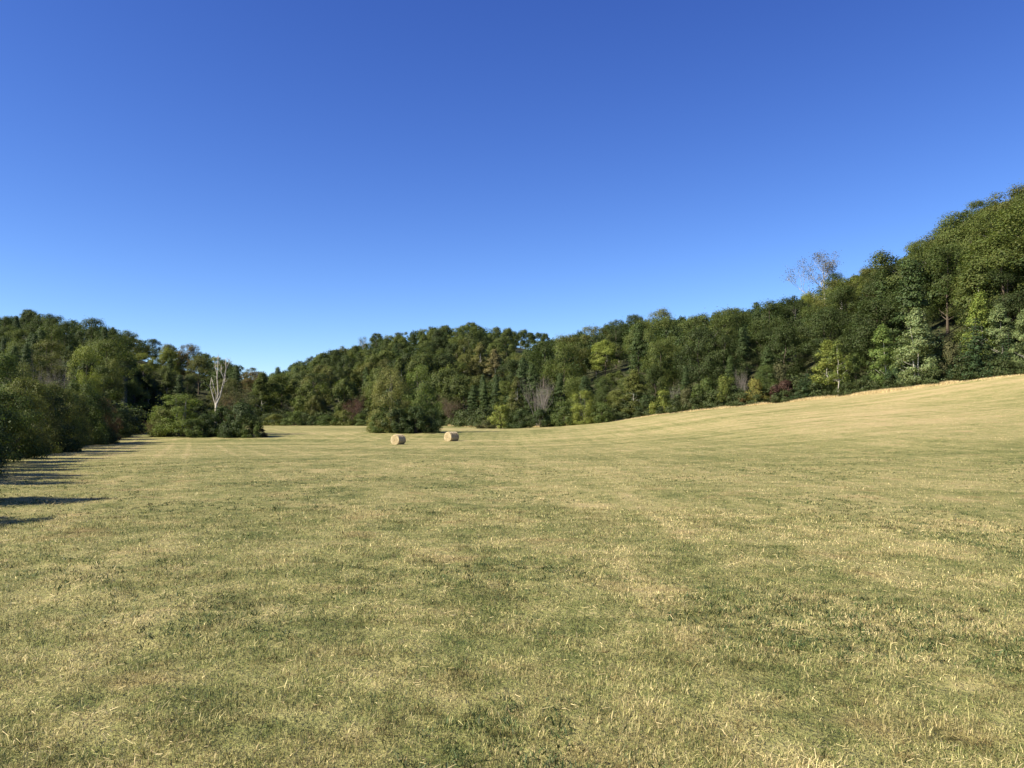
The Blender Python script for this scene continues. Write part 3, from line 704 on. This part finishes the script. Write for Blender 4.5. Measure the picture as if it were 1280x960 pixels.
# clump right of the bales
for px, y, pt, wp, kd, col, nm, lab in [
      (626, 158, 504, 36, 'shrub1', YEL, 'shrub', 'yellow green rounded shrub right of the hay bales'),
      (608, 157, 524, 26, 'shrub2', DULL, 'shrub', 'low dull green shrub at the left tip of the clump right of the bales'),
      (650, 156, 512, 34, 'shrub0', DARK, 'shrub', 'dark shrub between the yellow green shrub and the leafless tree'),
      (676, 155, 510, 36, 'shrub3', DARK, 'shrub', 'dark shrub at the foot of the grey leafless fan shaped tree'),
      (706, 155, 500, 40, 'shrub2', MIDG, 'shrub', 'mid green shrub just right of the leafless fan shaped tree'),
      (728, 154, 487, 44, 'field1', YEL, 'shrub', 'big yellow green shrub at the wood edge left of centre right'),
      (752, 152, 502, 36, 'shrub0', MIDG, 'shrub', 'mid green shrub at the wood edge beside the big yellow green shrub')]:
    spot(kd, nm, px, y, pt, wp, col, lab, nm, 'shrubs along the wood edge right of the bales')
spot('fan', 'bare_tree', 674, 162, 462, 60, MIDG, 'grey leafless fan shaped tree at the wood edge right of the bales', 'bare tree')
# edge of the wood on the right
for px, dy, pt, wp, kd, col, nm, cat, lab in [
      (772, 4, 487, 40, 'oak3', OLIVE, 'broadleaf_tree', 'tree', 'small olive tree at the wood edge below the bright tree'),
      (793, 3, 462, 40, 'poplar1', OLIVE, 'broadleaf_tree', 'tree', 'tall olive tree with thin pale stems at the wood edge right of centre'),
      (812, 1, 492, 34, 'shrub1', DARK, 'shrub', 'shrub', 'dark shrub in the deep shade notch of the wood edge'),
      (828, 1, 486, 34, 'shrub2', YEL, 'shrub', 'shrub', 'light green pointed shrub left of the grey brush'),
      (843, 2, 478, 26, 'fan', MIDG, 'bare_tree', 'bare tree', 'grey leafless brush at the wood edge among green shrubs'),
      (862, 2, 484, 34, 'shrub0', DULL, 'shrub', 'shrub', 'dull green shrub right of the grey leafless brush'),
      (884, 2, 470, 38, 'shrub3', MIDG, 'shrub', 'shrub', 'tall mid green shrub left of the yellow topped shrub'),
      (908, 2, 468, 34, 'shrub1', (.13, .15, .03), 'shrub', 'shrub', 'green shrub with yellow leaf tips at the wood edge'),
      (928, 4, 455, 28, 'fan', MIDG, 'bare_tree', 'bare tree', 'pale grey leafless tree leaning over the orange shrubs'),
      (930, 1, 492, 24, 'shrub2', (.20, .12, .045), 'shrub', 'shrub', 'small rusty orange shrub at the wood edge'),
      (946, 1, 472, 34, 'shrub0', (.19, .17, .04), 'shrub', 'shrub', 'yellow autumn shrub between the rusty and the maroon shrub'),
      (958, 3, 455, 34, 'oak2', MIDG, 'broadleaf_tree', 'tree', 'young green tree behind the yellow autumn shrub'),
      (982, 1, 474, 36, 'shrub3', MAROON, 'shrub', 'shrub', 'dark maroon shrub at the wood edge'),
      (976, 5, 452, 34, 'shrub1', DULL, 'shrub', 'shrub', 'dull grey green shrub rising behind the maroon shrub'),
      (1010, 1, 462, 46, 'cedar0', CON, 'conifer_tree', 'conifer', 'dark low conifer with layered boughs right of the maroon shrub'),
      (1036, 3, 424, 44, 'poplar2', YEL, 'broadleaf_tree', 'tree', 'light green young tree left of the slender white stem'),
      (1048, -.6, 424, 30, 'slender', (.15, .18, .04), 'slender_tree', 'tree', 'slender young tree with a single straight white stem'),
      (1070, 3, 440, 34, 'shrub0', MIDG, 'shrub', 'shrub', 'tall green shrub right of the slender white stem'),
      (1084, 1, 468, 28, 'shrub2', DARK, 'shrub', 'shrub', 'low dark green shrub between the slender tree and the next young tree'),
      (1105, 2, 405, 40, 'poplar2', (.15, .20, .05), 'broadleaf_tree', 'tree', 'pointed green young tree left of the pale twin stemmed poplar'),
      (1122, 1, 455, 30, 'shrub3', CON, 'shrub', 'shrub', 'dark shrub at the left foot of the pale twin stemmed poplar'),
      (1147, 0, 384, 56, 'poplar0', (.21, .25, .105), 'poplar_tree', 'tree', 'pale silvery poplar with two white stems at the wood edge'),
      (1176, 2, 408, 40, 'cedar1', CON, 'conifer_tree', 'conifer', 'dark conifer close right of the pale twin stemmed poplar'),
      (1192, 2, 425, 36, 'shrub1', DULL, 'shrub', 'shrub', 'tall dull olive shrub between the two right hand conifers'),
      (1222, 1, 398, 60, 'cedar0', CON, 'conifer_tree', 'conifer', 'broad dark conifer with spreading boughs near the right picture edge'),
      (1228, 9, 364, 44, 'poplar1', (.20, .24, .05), 'broadleaf_tree', 'tree', 'light green pointed tree rising behind the broad conifer'),
      (1252, 7, 380, 40, 'poplar2', (.19, .23, .09), 'poplar_tree', 'tree', 'pale leaved poplar behind the broad conifer near the right edge'),
      (1262, 1, 415, 44, 'cedar1', CON, 'conifer_tree', 'conifer', 'dark conifer nearest the right picture edge'),
      (1246, -.5, 462, 30, 'twiggy', BROWN, 'shrub', 'shrub', 'brown twiggy shrub low at the right hand field edge'),
      (1286, 0, 385, 40, 'poplar2', (.19, .23, .09), 'poplar_tree', 'tree', 'pale leaved poplar cut by the right picture edge')]:
    y = float(edge(px))+2.2+dy
    spot(kd, nm, px, y, pt, wp, col, lab, cat, 'shrubs at the edge of the right hand wood' if nm == 'shrub' else None)
# standouts on the wooded slopes
for px, y, pt, wp, kd, col, nm, cat, lab in [
      (1032, 262, 315, 78, 'sparse', (.17, .155, .11), 'sparse_tree', 'tree', 'tall nearly leafless tree standing above the skyline of the right hill'),
      (1047, 258, 340, 34, 'oak3', DARK, 'broadleaf_tree', 'tree', 'dark rounded tree directly right of the nearly leafless skyline tree'),
      (757, 240, 424, 46, 'oak0', (.24, .27, .055), 'broadleaf_tree', 'tree', 'bright lime green tree halfway up the slope right of centre'),
      (600, 300, 428, 30, 'poplar0', (.20, .19, .065), 'broadleaf_tree', 'tree', 'yellowish upright tree on the central hill above the right hand bales'),
      (618, 295, 436, 26, 'poplar1', (.19, .165, .07), 'broadleaf_tree', 'tree', 'tan tinted upright tree beside the yellowish tree on the central hill'),
      (1076, 205, 386, 16, 'shrub2', (.24, .13, .05), 'shrub', 'shrub', 'small rusty orange shrub high on the slope of the right hill'),
      (452, 440, 420, 18, 'sparse', DARK, 'broadleaf_tree', 'tree', 'small thin tree poking above the left flank of the central hill')]:
    spot(kd, nm, px, y, pt, wp, col, lab, cat)

# ---------------------------------------------------------------- woods on the hills
CLEAR = [(720, 798, 470, 240), (575, 642, 468, 303), (1018, 1046, 380, 264), (1064, 1088, 400, 206), (444, 460, 430, 442)]
def build_woods():
    rng = np.random.default_rng(2024); cand = []
    y = 40.0
    while y < 480:
        sp = 6.1+y*.009
        half = 1.0*y; n = int(2*half/sp)
        for i in range(n):
            X = -half+(i+.5)*sp+rng.uniform(-.38, .38)*sp; Yq = y+rng.uniform(-.38, .38)*sp
            px = 640+F*X/Yq
            if px < -170 or px > 1450: continue
            e = float(edge(px))
            if Yq < e+5.5: continue
            if px < 166 and Yq < max(e+28, 105): continue
            if any(abs(px-q[0]) < q[3]*.5+8 and Yq < q[1]+4 and q[1] < e+30 for q in PLACED): continue
            # which hill, and not past its crest
            dL = float(np.interp(px, LP, LD)); dR = float(np.interp(px, RP, RD))
            if px < 345 and px > -200 and Yq < dL+26 and (px < 300 or Yq < 300): hill = 'left'
            elif px > 640 and Yq < dR+26: hill = 'right'
            elif px >= 300 and px < 790 and Yq < 480: hill = 'centre'
            else: continue
            cand.append((X, Yq, px, hill, e))
        y += sp
    X = np.array([c[0] for c in cand]); Y = np.array([c[1] for c in cand]); Z = T(X, Y)
    rows = []
    for (x, yy, px, hill, e), z in zip(cand, Z):
        u = rng.uniform(); v = vnoise(x*.02+3, yy*.02, 91); low = (yy-e) < 60
        if hill == 'left':
            k = 'pine' if u < .34 else 'oak'; h = rng.uniform(7.5, 11.5)
        elif hill == 'centre':
            k = 'pine' if u < (.40 if low else .06) else 'far'; h = rng.uniform(10.5, 14.0)
        else:
            big = 1.0; k = 'pine' if u < (.50 if low and px < 1150 else .05) else 'oak'; h = rng.uniform(11, 15.5)
            if px > 1060: h *= 1.1; big = 1.25
        if yy-e < 14: h *= .75
        h *= rng.uniform(.78, 1.16)
        if k in ('oak', 'far') and rng.uniform() < .17: k = 'open'; h *= 1.12
        elif k in ('oak', 'far') and rng.uniform() < (.16 if low else .05): k = 'poplar'; h *= 1.05
        P_, Y_ = {'left': (LP, LY), 'centre': (CP, CY), 'right': (RP, RY)}[hill]
        lim = float(np.interp(px, P_, Y_))+rng.normal(2.5, 3.0)          # no crown overtops the ridge line
        if hill == 'left' and yy < 210 and px < 166: lim = max(lim, 436-(yy-105)*.45)
        clr = False
        for (a0, a1, rw, mx) in CLEAR:
            if a0 < px < a1 and yy < mx: lim = max(lim, rw); clr = True
        hmax = ZatY(lim, yy)-z
        if hmax < 5:
            if clr: hmax = max(hmax, rng.uniform(2.2, 4.0))
            if hmax < 1.6: continue
            k = 'shrub'
        h = min(h, hmax)
        c = rng.uniform()
        v = .62*v+.38*rng.uniform()
        if k == 'pine': tone = 'dark'; col = (.055+.014*c, .082+.018*c, .023)
        elif v < .44: tone = 'dark'; col = (.050+.018*c, .067+.022*c, .020)
        elif v < .64: tone = 'mid'; col = (.094+.02*c, .114+.022*c, .030)
        elif v < .74: tone = 'olive'; col = (.115+.025*c, .122+.022*c, .036)
        elif px > 1080: tone = 'mid'; col = (.094+.02*c, .114+.022*c, .030)
        else: tone = 'light'; col = (.150+.05*c, .172+.045*c, .040)
        if rng.uniform() < .008: tone = 'rusty'; col = (.13, .10, .04); k = 'oak' if k != 'far' else 'far'
        col = tuple(q*.97 for q in col)
        nvar = {'open': 2, 'poplar': 3, 'oak': 5, 'far': 3, 'pine': 2, 'shrub': 4}[k]; kd = k+str(int(rng.integers(nvar)))
        wsc = rng.uniform(.68, 1.15)*(1.1 if k != 'pine' else 1.0)*(1.12 if hill == 'left' else big if hill == 'right' else 1)
        rows.append([x, yy, z, px, hill, e, kd, k, tone, col, h, wsc])
    # how much of each shows: paint crowns front to back on a coarse raster
    W_, H_ = 640, 480; occ = np.zeros((H_, W_), bool)
    def row_of(z, y):
        s = (z-CAMZ)/y; return 480-F*math.tan(math.atan(s)-PITCH)
    for (px, y, pt, wp) in sorted(PLACED, key=lambda q: q[1]): pass
    items = [(r[1], 'w', i) for i, r in enumerate(rows)]+[(q[1], 'p', i) for i, q in enumerate(PLACED)]
    items.sort(); cnt = [0]*len(rows); top = [0]*len(rows)
    jj, ii = np.meshgrid(np.arange(W_), np.arange(H_))
    for yy, t, i in items:
        if t == 'p':
            px, y, pt, wp = PLACED[i]; cx = px; gr = row_of(T1(XatY(px, y), y), y); cy = (pt+gr)/2; ry = (gr-pt)/2*.85; rx = wp/2*.8
        else:
            r = rows[i]; k = K[r[6]]; cx = r[3]; a = row_of(r[2]+r[10], yy); b = row_of(r[2]+r[10]*.2, yy)
            cy = (a+b)/2; ry = (b-a)/2*.95; rx = k['W']/k['H']*r[10]*r[11]/2*F/yy*.9; top[i] = a
        x0, x1 = int(max(0, (cx-rx)/2)), int(min(W_, (cx+rx)/2+1)); y0, y1 = int(max(0, (cy-ry)/2)), int(min(H_, (cy+ry)/2+1))
        if x1 <= x0 or y1 <= y0: continue
        m = ((jj[y0:y1, x0:x1]*2-cx)/rx)**2+((ii[y0:y1, x0:x1]*2-cy)/ry)**2 < 1
        if t == 'w': cnt[i] = int((m & ~occ[y0:y1, x0:x1]).sum())
        occ[y0:y1, x0:x1] |= m
    order = sorted(range(len(rows)), key=lambda i: -cnt[i]); used = {}; rest = []; nsolo = 0
    def zone(px, hill):
        if hill == 'left':
            return ('above the near left hedge' if px < 110 else 'above the gap beside the left field clump' if px < 190 else
                    'behind the rounded shrub of the left field clump' if px < 262 else 'behind and right of the white dead tree')
        if hill == 'centre':
            return ('low left end of the central hill' if px < 400 else 'left flank of the central hill' if px < 468 else
                    'central hill above the central field clump' if px < 552 else 'central hill above the right hand bales' if px < 610 else
                    'right flank of the central hill' if px < 690 else 'far saddle right of the central hill')
        return ('right hill above the leafless fan shaped tree' if px < 735 else 'right hill around the bright lime green tree' if px < 800 else
                'right hill above the grey brush' if px < 890 else 'right hill above the yellow and maroon shrubs' if px < 1000 else
                'right hill below the nearly leafless skyline tree' if px < 1080 else 'right hill above the pale twin stemmed poplar' if px < 1180 else
                'steep right hill near the picture edge')
    TN = {'dark': 'dark green', 'mid': 'mid green', 'olive': 'olive', 'light': 'light green', 'rusty': 'rusty brown'}
    for i in order:
        x, yy, z, px, hill, e, kd, k, tone, col, h, wsc = rows[i]
        nm = 'pine_tree' if k == 'pine' else 'shrub' if k == 'shrub' else 'broadleaf_tree'
        if cnt[i] >= 14 and used.get(nm, 0) < (285 if nm == 'broadleaf_tree' else 200):
            used[nm] = used.get(nm, 0)+1
            dr = {'left': float(np.interp(px, LP, LD)), 'centre': 450, 'right': float(np.interp(px, RP, RD))}[hill]
            band = 'at slope foot' if yy-e < 28 else 'on skyline' if yy > dr-16 else 'high up' if yy > e+.55*(dr-e) else 'low down'
            lab = '%s %s %s, %s' % (TN[tone], 'pine' if k == 'pine' else 'shrub' if k == 'shrub' else 'broadleaf tree', band, zone(px, hill))
            plant(kd, nm, x, yy, h, wsc, col, lab, 'pine' if k == 'pine' else 'shrub' if k == 'shrub' else 'tree', lab)
            nsolo += 1
        elif cnt[i] > 0 or rng.uniform() < .8: rest.append(i)
    # what is left of the wood reads as one mass
    V, T_, Cc = [], [], []
    src = {}
    for j in range(2):
        me, cs, rs = lobed_crown(300+j, 'tmp', 13, 10, 1.5, 20, 1.7, 1700, .30, M_LEAF, shape='round')
        a = np.empty(len(me.vertices)*3, np.float32); me.vertices.foreach_get('co', a)
        t = np.empty(len(me.vertices)*4, np.float32); me.color_attributes['tone'].data.foreach_get('color', t); src[j] = (a.reshape(-1, 3), t.reshape(-1, 4)); bpy.data.meshes.remove(me)
    for i in rest:
        x, yy, z, px, hill, e, kd, k, tone, col, h, wsc = rows[i]
        a, t = src[i % 2]; s = h/13*.88; an = rng.uniform(0, 6.28); c_, s_ = math.cos(an), math.sin(an)
        V.append(np.stack([(a[:, 0]*c_-a[:, 1]*s_)*s*wsc+x, (a[:, 0]*s_+a[:, 1]*c_)*s*wsc+yy, a[:, 2]*s+z], 1)); T_.append(t[:, :3])
    me = quads_mesh('woodland', np.concatenate(V), M_LEAF, np.concatenate(T_))
    o = bpy.data.objects.new('woodland', me); C.objects.link(o); o.color = (.058, .082, .023, 1)
    tag(o, 'hidden and far trees of the wooded hills merging into one mass', 'woods', None, 'stuff')
    # undergrowth below the trees along the edge
    rng2 = np.random.default_rng(77); P = []; n = 0
    V, T_ = [], []
    base = []
    me, cs, rs = lobed_crown(320, 'tmp', 2.2, 3.4, 0, 16, .6, 1300, .11, M_LEAF, shape='mound', fill=.3)
    a = np.empty(len(me.vertices)*3, np.float32); me.vertices.foreach_get('co', a); a = a.reshape(-1, 3)
    t = np.empty(len(me.vertices)*4, np.float32); me.color_attributes['tone'].data.foreach_get('color', t); t = t.reshape(-1, 4); bpy.data.meshes.remove(me)
    px = -150.0
    while px < 1440:
        e = float(edge(px)); step = 2.3/e*F
        for q in range(7):
            if q > 2 and rng2.uniform() < .45: continue
            yy = e+1.6+q*2.2+max(0, q-2)*2.5+rng2.uniform(-.7, .7); x = XatY(px+rng2.uniform(-.4, .4)*step, yy); z = T1(x, yy)
            s = rng2.uniform(.45, 1.15)*(1+.25*min(q, 3)); an = rng2.uniform(0, 6.28); c_, s_ = math.cos(an), math.sin(an)
            if px < 166 and q == 0: continue
            V.append(np.stack([(a[:, 0]*c_-a[:, 1]*s_)*s+x, (a[:, 0]*s_+a[:, 1]*c_)*s+yy, a[:, 2]*s+z], 1)); T_.append(t[:, :3])
        px += step
    me = quads_mesh('undergrowth', np.concatenate(V), M_LEAF, np.concatenate(T_))
    o = bpy.data.objects.new('undergrowth', me); C.objects.link(o); o.color = (.070, .088, .028, 1)
    tag(o, 'tangled green undergrowth along the foot of the woods', 'undergrowth', None, 'stuff')
    print('WOODS candidates', len(rows), 'individual', nsolo, used, 'rest', len(rest))
build_woods()
